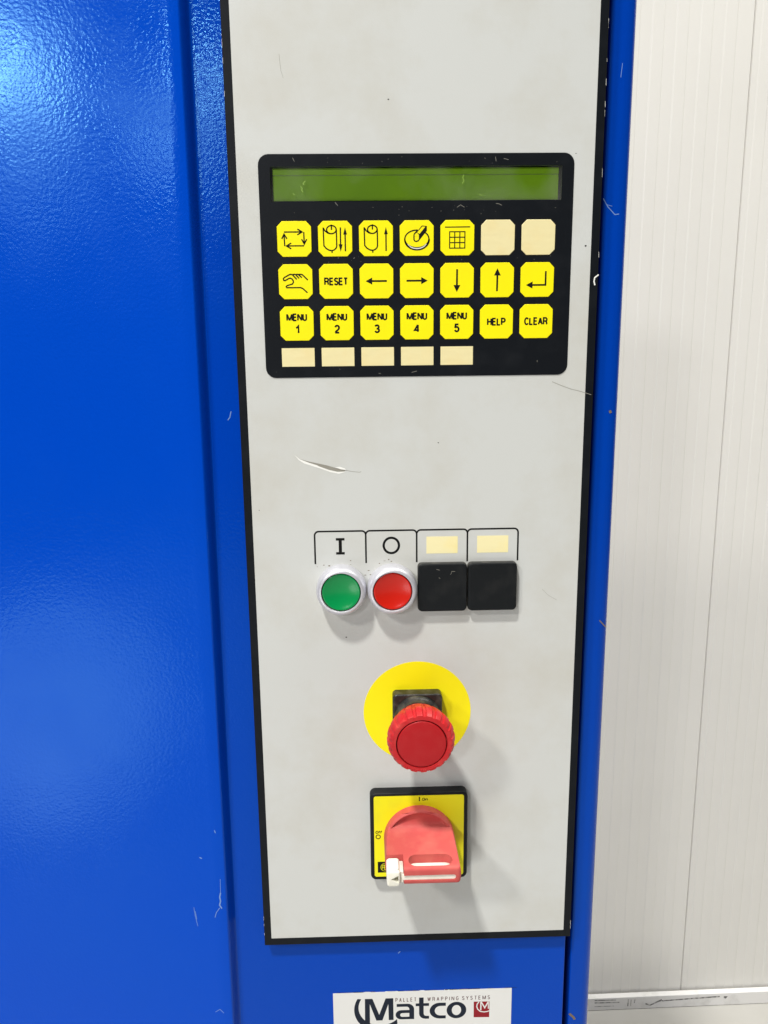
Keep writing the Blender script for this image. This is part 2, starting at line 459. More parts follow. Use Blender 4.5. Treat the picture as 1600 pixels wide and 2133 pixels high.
# ------------------------------------------------------------------ floor and wall
FLOOR = -1303.0
def room():
    v, f = [(-4000, 5000, FLOOR), (4000, 5000, FLOOR), (4000, -1400, FLOOR), (-4000, -1400, FLOOR)], [(0, 1, 2, 3)]
    tag(build('floor', v, f, 'floor'), 'pale grey coated floor at the foot of the white wall', None, None, 'structure')
    w = empty('wall', 591, -900, FLOOR, 'off-white ribbed sheet wall behind the blue machine')
    w['kind'] = 'structure'
    pitch = 38.5
    def panel(xs, count):
        prof = [(xs + 0.3, -3.0), (xs + 1.2, -0.15)]
        x = xs + 9.5
        prof.append((x, 0))
        for k in range(count):
            prof += [(x + 1.2, 0), (x + 3.8, 0.75), (x + 20.0, 0.75), (x + 22.2, 0)]
            x += pitch
        prof += [(x + 5, 0), (x + 9.0, -0.1), (x + 10.0, -3.0)]
        v = []; f = []
        n = len(prof)
        for z in (FLOOR, 1700):
            v += [(px, -900 + pd, z) for px, pd in prof]
        for i in range(n - 1): f.append((i, i + 1, n + i + 1, n + i))
        # back sheet
        k = len(v)
        v += [(prof[0][0], -960, FLOOR), (prof[-1][0], -960, FLOOR), (prof[-1][0], -960, 1700), (prof[0][0], -960, 1700)]
        f += [(k, k + 1, k + 2, k + 3), (0, k, k + 3, n), (n - 1, 2 * n - 1, k + 2, k + 1), (n, k + 3, k + 2, 2 * n - 1), (0, n - 1, k + 1, k)]
        build('wall_panel', v, f, 'wall', w, 0)
        return x + 10.4
    n = 25
    width = 9.5 + n * pitch + 10.4
    for i in (-3, -2, -1, 0, 1):
        panel(592.5 + i * width, n)
    # low white kerb strip along the wall foot
    sk = build('skirting', *join(rbox(-1500, 2200, -895, -884, FLOOR + 0.5, FLOOR + 29, 1.5, 1.2)), 'skirt', w)
    d = -883.8
    z = lambda a: FLOOR + a
    marks = [[(412, 25.5), (455, 24.5), (455, 22.8), (412, 23.4)], [(412, 20), (462, 18.8), (462, 16.8), (412, 17.6)], [(412, 11), (452, 10.2), (452, 9.4), (412, 9.6)],
             [(479, 24), (481, 24), (480.5, 8), (478.5, 8)], [(485, 23), (486.4, 23), (486, 8), (484.4, 8)], [(492, 23), (494.5, 23), (493, 15), (491.5, 15)],
             [(515, 14), (523, 10), (524, 7), (515, 10)], [(522, 8), (545, 20), (547, 17), (526, 7)],
             [(545, 20.5), (549, 16), (665, 20), (666, 22), (665, 23), (549, 18.3), (546.5, 21.5)], [(674, 22), (682, 21), (678, 16), (674, 18)]]
    for q in marks:
        build('scuff_mark', [(x, d, z(a)) for x, a in q], [tuple(range(len(q)))], 'scuff', sk, 0)
    w.rotation_euler = (0, 0, R(0.75))
room()

# ------------------------------------------------------------------ blue machine
FACE = -6.5      # column face lies 6.5 mm behind the panel front
def machine():
    t = empty('machine_cabinet', 0, -200, FLOOR, 'blue enamelled steel machine cabinet carrying the grey control panel', 'machine')
    top = 255
    build('cabinet_body', *box(-690, 117.5, -120, -34, FLOOR + 2, top - 10), 'blue_smooth', t)
    v, f = slab(-21.0, (top + FLOOR) / 2, 241.6, top - FLOOR - 6, 1, edge_prof(-33, FACE, 0.8))
    build('front_plate', v, f, 'blue_plate', t)
    build('gap_shade_strip', *box(99.0, 105.0, -33.9, -28, FLOOR + 4, top - 8), 'gap_shade', t)  # dark strip that paints the shade inside the gap
    # right post with a rolled edge
    prof = [(104.3, -33.5), (104.3, -9.3), (104.8, -8.7), (106, -8.5), (112.9, -8.5)]
    for i in range(9):
        a = R(90 - 90 * i / 8)
        prof.append((112.9 + 6.6 * math.cos(a), -15.1 + 6.6 * math.sin(a)))
    prof += [(119.5, -120), (117.6, -120), (117.6, -33.5)]
    n = len(prof)
    v = [(x, d, FLOOR + 3) for x, d in prof] + [(x, d, top - 4) for x, d in prof]
    f = [(i, (i + 1) % n, n + (i + 1) % n, n + i) for i in range(n)] + [tuple(range(n)), tuple(range(n, 2 * n))]
    post = build('side_post', v, f, 'blue_smooth', t)
    # door: one sheet with rolled edge, gently bulged between its stiffeners
    xs = [-680 + 20 * i for i in range(27)] + [-150, -142, -136, -131]
    zs = [FLOOR + 20 + (top - FLOOR - 30) * i / 60 for i in range(61)]
    DF = 0.5
    def edge_x(z): return -118.7 + 0.0041 * z
    rows = []
    for z in zs:
        ex = edge_x(z)
        row = []
        for x in xs:
            u = min(1, max(0, (x + 680) / 553))
            row.append((x + (ex + 118.9) * u, DF, z))
        # soft S-shaped fold down to the column face
        for i in range(13):
            q = i / 12.0
            e3 = q * q * (3 - 2 * q)
            row.append((ex - 4.6 + 5.6 * q, DF - (DF - FACE - 0.1) * e3, z))
        row.append((ex + 0.9, -6.55, z))
        row.append((-684, -6.55, z)); row.append((-684, DF - 2, z))
        rows.append(row)
    v, f = loft(rows)
    door = build('door', v, f, 'blue', t, 40)
    # paint chips and scratches
    def chip(parent, pts, w, d, m='chip'):
        build('paint_chip', *stroke(pts, w, d), m, parent, 0)
    DD = DF + 0.06
    chip(door, [(-127.5, -343), (-128.2, -346), (-127.8, -349), (-128.6, -352), (-127.2, -354.5)], 0.8, DD)
    chip(door, [(-128.6, -354), (-131, -357.5), (-132, -361)], 0.4, DD)
    chip(door, [(-127.2, -333), (-127.5, -343)], 0.25, DD)
    chip(door, [(-145.2, -353), (-144.6, -360), (-143.4, -367)], 0.28, DD)
    chip(door, [(-144.5, -356), (-143.8, -362)], 0.3, DD)
    chip(door, [(-139.5, -317), (-138, -317.8)], 0.7, DD)
    chip(door, [(-129, -298), (-128.5, -300)], 0.5, DD)
    chip(door, [(-135.6, -433), (-132.5, -431), (-130, -434)], 0.35, DD)
    fp = [o for o in t.children if o.name.startswith('front_plate')][0]
    chip(fp, [(-106.5, -35), (-107.4, -38.5), (-108.6, -40)], 0.5, FACE + 0.06)
    chip(fp, [(-13, -398), (-11.6, -396.6)], 0.6, FACE + 0.06)
    D2 = -8.44
    chip(post, [(104.3, 79.5), (107, 75.2), (111.2, 71.0), (113.5, 71.3)], 0.45, D2)
    chip(post, [(106.6, 76.2), (109.5, 75.4)], 0.25, D2)
    chip(post, [(113.5, -37.5), (114.2, -39)], 1.4, D2 + 0.02, 'dirt')
    chip(post, [(113.2, -166.5), (116.4, -170), (117.4, -171)], 0.7, D2, 'dirt')
    chip(post, [(111.6, 148), (111.0, 141)], 0.3, D2)
    chip(post, [(105, -452), (108.0, -455), (109, -457)], 1.6, D2, 'dirt')
    return t
machine()

# ------------------------------------------------------------------ control panel plate
def control_panel():
    t = empty('control_panel', 0, 0, -383.3, 'tall pale grey control panel plate with black border on blue machine', 'control panel')
    zb, zt = -383.3, 240
    cz = (zb + zt) / 2
    build('backing_plate', *framed(rrect(0, cz, 201.6, zt - zb, 0.6), rrect(*WIN, 0.5), FACE + 0.3, -0.35, 0.4), 'black', t)
    build('faceplate', *framed(rrect(0, cz, 192.4, zt - zb - 10, 0.3), rrect(*WIN, 0.5), -0.3, 0.0, 0.0), 'grey', t)
    o = [(-100.75, zb + .05), (100.75, zb + .05), (100.75, zt), (-100.75, zt)]
    i = [(-96.2, zb + 5.0), (96.2, zb + 5.0), (96.2, zt - 5), (-96.2, zt - 5)]
    v = [(x, d, z) for d in (-0.34, 0.05) for x, z in o + i]
    f = []
    for k in range(4):
        j = (k + 1) % 4
        f += [(8 + k, 8 + j, 12 + j, 12 + k), (k, j, 8 + j, 8 + k), (4 + k, 4 + j, 12 + j, 12 + k)]
    build('border', v, f, 'black', t, 0)
    # printed legend frame above the buttons
    parts = []
    d = 0.04
    for k in range(4):
        x0, x1 = -60.3 + 30 * k, -30.3 + 30 * k
        top = -105.3
        pts = ([(x0, -125)] if k == 0 else [(x0, -107.6)]) + [(x0 + 2.4 - 2.4 * math.cos(R(a)), top - 2.4 + 2.4 * math.sin(R(a))) for a in range(0, 91, 15)]
        pts += [(x1 - 2.4 + 2.4 * math.sin(R(a)), top - 2.4 + 2.4 * math.cos(R(a))) for a in range(0, 91, 15)] + [(x1, -124.9)]
        parts.append(stroke(pts, 1.0, d + 0.004 * k))
    build('legend_frame', *join(*parts), 'ink', t, 0)
    d = 0.045
    build('legend_symbol', *flat([[[(-47.9, -109.4), (-42.8, -109.4), (-42.8, -110.9), (-44.4, -110.9), (-44.4, -117.9), (-42.8, -117.9), (-42.8, -119.4), (-47.9, -119.4), (-47.9, -117.9), (-46.3, -117.9), (-46.3, -110.9), (-47.9, -110.9)]]], d), 'ink', t, 0)
    build('legend_symbol', *stroke(ell(-15.3, -114.4, 4.5, 4.65, n=48), 1.4, d, True), 'ink', t, 0)
    for x, lab in ((14.7, 'pale cream blank legend window'), (44.7, 'yellower cream blank legend window')):
        tag(build('legend_window', *slab(x, -114.6, 18.5, 10.3, 0.2, [(0, 0), (0, 0.06)]), 'cream_flat', t), lab)
    # gouge in the film
    g = [(-70.5, -59.9), (-67.7, -62.3), (-62, -64.0), (-57.5, -65.2), (-52, -66.4), (-47.2, -67.9), (-41.3, -69.2), (-41.6, -70.2), (-45.2, -71.2), (-50, -70.2), (-56, -67.9), (-58.2, -67.2), (-65, -64.9), (-67.9, -63.0)]
    cut_ = build('gouge', *flat([[g]], 0.05), 'white_tear', t, 0)
    build('tear_line', *flat([[[(-67.7, -62.3), (-62, -63.9), (-57.2, -65.0), (-52, -66.2), (-47.2, -67.7), (-41.2, -69.0), (-41.8, -69.9), (-46, -70.0), (-51, -68.8), (-56.5, -66.7), (-58, -65.9), (-62, -64.6)]]], 0.09), 'grey_tear', cut_, 0)
    build('torn_flap', *flat([[[(-47.4, -67.3), (-44.5, -67.0), (-41.6, -68.1), (-41.2, -69.0), (-44, -68.6)]]], 0.3), 'white_tear', cut_, 0)
    build('hairline', *stroke([(-41.3, -69.2), (-37.5, -70.0), (-33.2, -70.5), (-32.3, -70.1)], 0.22, 0.05), 'grey_tear', cut_, 0)
    def hair(pts, w=0.2, m='grey_tear'):
        build('scratch', *stroke(pts, w, 0.06), m, t, 0)
    hair([(77, -20.1), (83, -22.6), (88, -24.4), (93, -25.6), (99.7, -27.7)], 0.25)
    hair([(-71.4, 150), (-71.1, 146.0), (-70.7, 142), (-69.6, 138.6)], 0.16)
    hair([(75, -143), (79, -147), (84, -150)], 0.14)
    for x, z, r in ((-14.7, 128.1, .45), (12.3, -54.0, .4), (93.2, 53.5, .6), (-43, -171, .5), (86, 101, .3), (-92, -92, .3)):
        build('speck', *flat([[ell(x, z, r, r * .7, n=8)]], 0.05), 'ink', t, 0)
    rs = random.Random(3)
    for k in range(18):
        cx_, cz_ = rs.choice(((-15, -123.8), (-19, -124), (-29, -130), (-30, -132), (-52, -126.5), (12, -124.2), (44, -124.3), (-40.5, -125.5), (1, -126)))
        x = cx_ + rs.gauss(0, 2.0); z = cz_ + rs.gauss(0, .9)
        build('dirt_speck', *flat([[ell(x, z, rs.uniform(.15, .75), rs.uniform(.12, .35), n=7)]], 0.05), 'dirt', t, 0)
    # worn pale flecks along the border edges
    for k in range(11):
        z = rs.uniform(90, 170) if k < 8 else rs.uniform(-380, 60)
        build('worn_fleck', *stroke([(100.62, z), (100.72, z - rs.uniform(.6, 5))], rs.uniform(.06, .2), 0.09), 'white_tear', t, 0)
    for k in range(9):
        z = rs.uniform(130, 170) if k < 5 else rs.uniform(-385, -355)
        build('worn_fleck', *stroke([(-100.6, z), (-100.7, z - rs.uniform(.6, 4))], rs.uniform(.06, .2), 0.09), 'white_tear', t, 0)
    build('worn_fleck', *stroke([(101.0, 38.2), (98.9, 36.6), (98.6, 34.6), (99.2, 32.6)], 0.7, 0.10), 'white_tear', t, 0)
control_panel()

# ------------------------------------------------------------------ keypad
def keypad():
    t = empty('keypad', 0, 0, -16.2, 'black membrane keypad with green display strip and yellow keys', 'keypad')
    D = 0.35
    v, f = framed(rrect(0.3, 42.6, 170.0, 117.6, 5.6), rrect(*WIN, 0.5), 0.02, D, 0.06)
    build('keypad_membrane', v, f, 'black', t, 30)
    # recessed display behind the window
    x0, x1, z0, z1 = WIN[0] - WIN[2] / 2, WIN[0] + WIN[2] / 2, WIN[1] - WIN[3] / 2, WIN[1] + WIN[3] / 2
    disp = tag(build('display', *rbox(x0 - 1, x1 + 1, -7, -3.2, z0 - 1, z1 + 1, 0.3, 0.2), 'recess', t), 'green unlit display strip in a black recess')
    build('display_bezel', *box(x0 - .9, x0 + 0.9, -3.3, -2.0, z0 - .9, z1 + .9), 'recess', disp, 0)
    build('display_bezel', *box(x1 - 1.1, x1 + .9, -3.3, -2.0, z0 - .9, z1 + .9), 'recess', disp, 0)
    build('liquid_crystal', *rbox(x0 + 0.95, x1 - 1.15, -3.1, -2.9, z0 + .9, 91.0, 0.2, 0.1), 'lcd', disp)
    build('upper_strip', *rbox(x0 + 0.95, x1 - 1.15, -3.15, -2.8, 91.45, z1 - .2, 0.2, 0.1), 'lcd', disp)
    build('edge_line', *box(x0 + 1.2, x1 - 1.3, -3.1, -2.86, 91.05, 91.4), 'lcd_edge', disp, 0)
    build('display_window', [(x0 + .1, 0.22, z0 + .1), (x1 - .1, 0.22, z0 + .1), (x1 - .1, 0.22, z1 - .1), (x0 + .1, 0.22, z1 - .1)], [(0, 1, 2, 3)], 'window', t, 0)
    rs = random.Random(11)
    def nick(pts, w=.22, m='white_tear', d=D + .03):
        build('scratch', *stroke(pts, w, d), m, t, 0)
    for pts in ([(-59.5, 88), (-61, 86.4), (-60.2, 85.8)], [(-62.4, 85.2), (-61.3, 84), (-61.8, 83.2), (-61.0, 82.2)], [(-66.5, 81.4), (-65.4, 80.9)], [(25.5, 90.5), (25.0, 89), (25.8, 87.4), (24.6, 86)], [(34, 80.6), (35.5, 80)]):
        nick(pts, .35, 'lcd_edge', 0.26)
    for pts in ([(22, 74), (24.0, 75.2), (26, 74.0)], [(43.2, 75.8), (45, 75.6), (46.4, 74.8)], [(-44, 77), (-42.6, 75.2)], [(42.5, 99.5), (42.9, 97.2)], [(47, 98.6), (49.6, 98.0)],
                [(-66, 99.4), (-65.2, 97.6)], [(-3, -14.0), (0, -13.2)], [(-21.5, -14.2), (-20.4, -14.4)], [(-43, 48.0), (-42.6, 48.4)], [(-34.6, 47.8), (-33.9, 48.2)], [(-73, -5.8), (-72.8, -6.4)], [(68, -8), (68.2, -9)]):
        nick(pts, .18, 'grey_tear')
    for k in range(40):
        x = rs.uniform(-80, 80); z = rs.choice((rs.uniform(70, 76), rs.uniform(96, 100), rs.uniform(-15, -11), rs.uniform(46, 49)))
        nick([(x, z), (x + rs.uniform(-.5, .5), z + rs.uniform(-.4, .4) + .1)], .12, 'grey_tear')

    S = 18.45
    KX = lambda c: -66.54 + 22.216 * c
    KZ = lambda r: 58.17 - 22.372 * r
    def octo(x, z, s, c):
        h = s / 2
        return [(x - h + c, z + h), (x + h - c, z + h), (x + h, z + h - c), (x + h, z - h + c), (x + h - c, z - h), (x - h + c, z - h), (x - h, z - h + c), (x - h, z + h - c)]
    def key(c, r, glyph, label, m='yellow'):
        x, z = KX(c), KZ(r)
        o = build('key', *loft([[(a, d, b) for a, b in octo(x, z, S - 2 * i, 2.75 - .4 * i)] for i, d in ((0, D - .1), (0, D + .14), (0.18, D + .24))]), m, t, 20)
        tag(o, label)
        # dark printed outline round the key
        build('key_outline', *flat([[octo(x, z, S + 1.0, 2.95), octo(x, z, S + .05, 2.75)]], D + 0.02), 'ink', o, 0)
        if glyph:
            build('key_symbol', *join(*[([(x + a, D + .24 + .02 + b, z + e) for a, b, e in v], f) for v, f in glyph]), 'ink', o, 0)
        return o
    def Z3(cx, cz, sk):
        return lambda x, y: ((x - cx - (y - cz) * sk) / 34.7, -(y - cz) / 35.6)
    W = 0.72
    def head(a, b, c): return flat([[[a, b, c]]], 0)
    def arrow(p, q, w, hl, hw):
        p, q = Vector(p), Vector(q)
        u = (q - p).normalized(); nn = Vector((-u.y, u.x))
        b = q - u * hl
        return [stroke([tuple(p), tuple(b)], w, 0), head(tuple(q), tuple(b + nn * hw), tuple(b - nn * hw))]
    # row 1
    g = Z3(382, 426, .026)
    P = lambda *a: [g(*q) for q in a]
    cyc = []
    for l in ([(190, 297), (518, 297)], [(440, 243), (530, 297), (440, 350)], [(561, 297), (570, 508)], [(520, 430), (570, 520), (618, 430)],
              [(568, 553), (248, 553)], [(325, 500), (235, 553), (325, 607)], [(203, 558), (191, 348)], [(148, 423), (191, 335), (245, 423)]):
        cyc.append(stroke(P(*l), W, 0))
    key(0, 0, cyc, 'yellow key printed with four arrows in a loop')
    g = Z3(1144, 420, .022)
    P = lambda *a: [g(*q) for q in a]
    def spool():
        s_ = [stroke(P((918, 215), (926, 400), (932, 548), (975, 600), (1030, 632), (1085, 641), (1130, 626), (1163, 592), (1174, 556), (1170, 400), (1165, 250)), W, 0),
              stroke(P((918, 218), (950, 272), (1000, 312), (1045, 326)), W, 0), stroke(P((1072, 160), (1075, 258)), W, 0), stroke(P((1085, 641), (1086, 684)), W, 0),
              stroke([g(1073 + 90 * math.cos(R(a)), 253 + 75 * math.sin(R(a))) for a in range(0, 360, 15)], W, 0, True)]
        return s_
    up = lambda: [stroke(P((1338, 655), (1331, 340)), W * 1.05, 0), head(*P((1295, 345), (1367, 345), (1328, 210)))]
    key(1, 0, spool() + up() + [stroke(P((1241, 212), (1246, 530)), W * 1.05, 0), head(*P((1208, 522), (1284, 525), (1250, 664)))], 'yellow key printed with film roll and two arrows')
    key(2, 0, spool() + up(), 'yellow key printed with film roll and one up arrow')
    g = Z3(430, 412, 0)
    P = lambda *a: [g(*q) for q in a]
    E_ = lambda cx, cy, rx, ry, a0, a1, n=28: [g(cx + rx * math.cos(R(a0 + (a1 - a0) * i / n)), cy + ry * math.sin(R(a0 + (a1 - a0) * i / n))) for i in range(n + 1)]
    tt = [stroke(E_(432, 428, 228, 163, -48, 275, 40), W, 0), stroke(P((204, 430)) + E_(435, 440, 232, 190, 176, 4, 28) + P((664, 430)), W * 1.1, 0),
          flat([[P((528, 180), (622, 190), (622, 278), (472, 462), (458, 452), (470, 430), (470, 352), (440, 318), (418, 312))]], 0),
          stroke(P((378, 358), (378, 440), (392, 464), (422, 474), (455, 464), (466, 445)), W, 0), stroke(P((378, 358), (384, 338), (440, 275)), W, 0)]
    k3 = key(3, 0, tt, 'yellow key printed with a turntable and film arm')
    x3, z3 = KX(3), KZ(0)
    hi = D + .3
    build('key_symbol_fill', *[[(x3 + a, hi, z3 + b) for a, _, b in q] if i == 0 else q for i, q in enumerate(join(flat([[P((538, 198), (592, 204), (482, 334), (436, 308))]], 0), flat([[E_(423, 356, 36, 20, 0, 345, 23)]], 0), flat([[P((388, 398), (423, 410), (458, 396), (456, 446), (440, 458), (410, 460), (390, 446))]], 0)))], 'yellow', k3, 0)  # yellow areas printed inside the turntable symbol
    cres = [P(*[(435 + 206 * math.cos(R(a)), 440 + 176 * math.sin(R(a))) for a in range(150, 29, -10)] + [(433 + 206 * math.cos(R(a)), 428 + 168 * math.sin(R(a))) for a in range(30, 151, 10)])]
    build('key_symbol_fill', *[[(x3 + a, hi, z3 + b) for a, _, b in q] if i == 0 else q for i, q in enumerate(flat([cres], 0))], 'paper', k3, 0)  # white crescent printed in the turntable symbol
    g = Z3(1182, 408, 0)
    P = lambda *a: [g(*q) for q in a]
    gr = [stroke(P((945, 210), (1422, 208)), .6, 0)] + [stroke(P((x, 287), (x, 608)), .58, .002) for x in (1035, 1132, 1229, 1325)] + [stroke(P((1027, y), (1333, y)), .58, 0) for y in (296, 398, 498, 600)]
    key(4, 0, gr, 'yellow key printed with a bar over a small grid')
    key(5, 0, None, 'blank cream key left of the last in the top row', 'cream')
    key(6, 0, None, 'blank cream key at the right end of the top row', 'cream')
    # row 2
    g = Z3(408, 1217, .026)
    P = lambda *a: [g(*q) for q in a]
    hand = [stroke(P((430, 1172), (348, 1086), (312, 1076), (285, 1086), (190, 1138), (176, 1160), (184, 1188), (206, 1196), (285, 1152), (312, 1150), (340, 1164), (362, 1196), (366, 1226), (350, 1258), (246, 1288), (228, 1308), (242, 1328), (380, 1329), (500, 1328), (545, 1346), (634, 1427)), W, 0),
            stroke(P((345, 1084), (385, 1077), (410, 1084), (475, 1156)), W, .003), stroke(P((405, 1082), (440, 1077), (462, 1084), (528, 1142)), W, .006), stroke(P((458, 1082), (500, 1077), (528, 1082), (560, 1108), (640, 1187)), W, .009)]
    key(0, 1, hand, 'yellow key printed with a gripping hand')
    T = lambda s_, a, b, c, d_, bo=.88, gap=.27: [letters(s_, a, b, c, d_, 0, bo, gap)]
    key(1, 1, T('RESET', -6.6, 6.6, -2.15, 2.1), 'yellow key printed RESET')
    key(2, 1, arrow((5.7, 0), (-6.0, 0), 1.0, 3.6, 1.9), 'yellow key printed with a left arrow')
    key(3, 1, arrow((-5.7, 0), (6.0, 0), 1.0, 3.6, 1.9), 'yellow key printed with a right arrow')
    key(4, 1, arrow((0, 5.9), (-.1, -6.3), 1.0, 3.8, 1.9), 'yellow key printed with a down arrow')
    key(5, 1, arrow((0, -6.0), (.1, 6.2), 1.0, 3.8, 1.9), 'yellow key printed with an up arrow')
    ent = [stroke([(4.7, 4.5), (4.7, -2.85), (-2.6, -2.85)], .95, 0), head((-6.2, -2.85), (-2.5, -.95), (-2.5, -4.75))]
    key(6, 1, ent, 'yellow key printed with a bent enter arrow')
    # row 3
    wdig = {'1': (-1.1, 1.5), '2': (-1.6, 1.6), '3': (-1.65, 1.65), '4': (-1.75, 1.65), '5': (-1.6, 1.65)}
    for c in range(5):
        s_ = str(c + 1)
        key(c, 2, T('MENU', -5.8, 5.7, 1.3, 5.5) + T(s_, wdig[s_][0], wdig[s_][1], -5.6, -.8, 1.0), 'yellow key printed MENU ' + s_)
    key(5, 2, T('HELP', -5.3, 5.2, -2.2, 2.1), 'yellow key printed HELP')
    key(6, 2, T('CLEAR', -6.7, 6.6, -2.15, 2.2), 'yellow key printed CLEAR')
    for c in range(5):
        build('label_slot', *slab(KX(c) + .15, -4.96, 18.24, 10.17, .15, [(0, D - .1), (0, D + .04), (.1, D + .08)]), 'cream', t, 20)
keypad()

# ------------------------------------------------------------------ push buttons and blanking plugs
BZ = -139.6
def push_button(x, capm, label, group=None):
    t = empty('push_button', x, 0, BZ, label, 'button', 'push buttons in the row under the legend frame')
    prof = [(14.2, 0.05), (14.6, 1.0), (14.75, 4.0), (14.75, 6.0)]
    for i in range(1, 9):
        a = R(90 * i / 8)
        prof.append((14.75 - 2.75 * (1 - math.cos(a)), 6.0 + 5.0 * math.sin(a)))
    prof += [(11.75, 11.0), (11.6, 10.8), (11.55, 7.5), (5, 7.4)]
    build('bezel', *lathe(x, BZ, prof, 72), 'silver', t)
    cap = [(11.1, 7.6), (11.1, 9.9), (10.95, 10.2), (10.7, 10.3), (10.3, 10.25)] + [(r, 8.6 + 1.6 * (r / 10.3) ** 2) for r in (9.6, 8.6, 7.5, 6, 4.5, 3, 1.5, .4)]
    build('cap', *lathe(x, BZ, cap, 72), capm, t)
    build('cap_gap', *loft([[(x + r * math.cos(2 * math.pi * i / 48), d, BZ + r * math.sin(2 * math.pi * i / 48)) for i in range(48)] for r, d in ((11.52, 8.4), (11.52, 9.5), (11.12, 9.5))], False, False), 'recess', t)
push_button(-45.2, 'green_cap', 'round green push button in silver bezel under the I mark')
push_button(-15.1, 'red_cap', 'round red push button in silver bezel under the O mark')
def plug(x, label):
    t = empty('blanking_plug', x, 0, BZ, label, 'plug', 'black square blanking plugs')
    build('plug_body', *slab(x, BZ - .1, 29.2, 29.4, 2.4, edge_prof(0.05, 3.2, 0.3)), 'dusty_black', t)
    build('plug_cover', *slab(x, BZ - .1, 28.9, 29.1, 2.6, edge_prof(3.1, 4.6, 0.7)), 'black_plastic', t)
    return t
p1 = plug(14.65, 'black square blanking plug touching the red push button')
p2 = plug(44.35, 'black square blanking plug at the right end of the button row')
for q in ([(11, -128.2), (13, -128.8)], [(19.6, -130.4), (20.2, -129.6), (22, -129.8)], [(12.4, -133.4), (13.2, -133.8)], [(20, -130.8), (19.2, -131.5)]):
    build('scratch', *stroke(q, .2, 4.63), 'grey_tear', p1, 0)

# ------------------------------------------------------------------ emergency stop
def estop():
    cx, cz = -0.45, -220.6
    t = empty('emergency_stop', cx, 0, cz, 'red mushroom emergency stop knob on a yellow disc', 'emergency stop')
    build('legend_disc', *lathe(cx + .2, cz, [(33.1, 0.01), (33.1, 0.12), (0.5, 0.12)], 96), 'yellow_disc', t, 20)
    b = build('square_base', *slab(cx - .1, cz, 30, 30, 2.6, edge_prof(0.1, 7.6, 0.9)), 'dusty_black', t)
    build('collar', *lathe(cx, cz, [(14.2, 7.0), (14.2, 8.4), (13.4, 9.6), (12.7, 10.8), (12.3, 12.6), (11.0, 12.8)], 64), 'dusty_black', t)
    build('neck', *lathe(cx, cz, [(11.4, 9), (11.6, 13.2), (12.3, 16.0), (12.9, 18.6), (12.6, 22)], 64), 'knob_neck', t)
    # fluted knob
    n = 320
    prof = [(12.0, 18.2), (13.9, 18.8), (14.9, 20.0), (16.2, 22.5), (17.6, 26.0), (18.9, 30.0), (19.6, 33.2), (19.6, 35.0), (19.15, 37.2), (18.4, 39.2), (17.75, 40.4), (17.4, 40.9), (16.6, 40.98), (15.2, 41.0), (14.75, 41.0), (14.6, 40.6), (14.5, 38.4), (13.7, 38.3)]
    fl = [0, 0, .2, .9, 1, 1, 1, 1, 1, .9, .7, .45, 0, 0, 0, 0, 0, 0]
    rings = []
    for (r, d), k in zip(prof, fl):
        ring = []
        for i in range(n):
            a = 2 * math.pi * i / n
            ph = (a * 20 / (2 * math.pi) + .3) % 1.0
            q = min(ph, 1 - ph) / .5            # 0 at groove centre
            g = max(0, min(1, (0.42 - q) / .14))
            rr = r - 1.0 * k * (g * g * (3 - 2 * g))
            ring.append((cx + rr * math.cos(a), d, cz + rr * math.sin(a)))
        rings.append(ring)
    kn = build('knob', *loft(rings), 'knob_red', t, 38)
    build('knob_cap', *lathe(cx, cz, [(13.95, 38.3), (13.95, 40.8), (13.7, 41.1), (13.2, 41.18), (6, 41.3), (.4, 41.35)], 80), 'knob_cap', kn)
    pts = [(16.0 * math.sin(R(a)) + cx, cz - 16.0 * math.cos(R(a))) for a in range(-36, 37, 4)]
    build('moulded_ridge', *join(*[lathe(x, z, [(.42, 40.7), (.42, 41.0), (.2, 41.3), (.05, 41.32)], 8) for x, z in pts]), 'knob_red', kn)
estop()

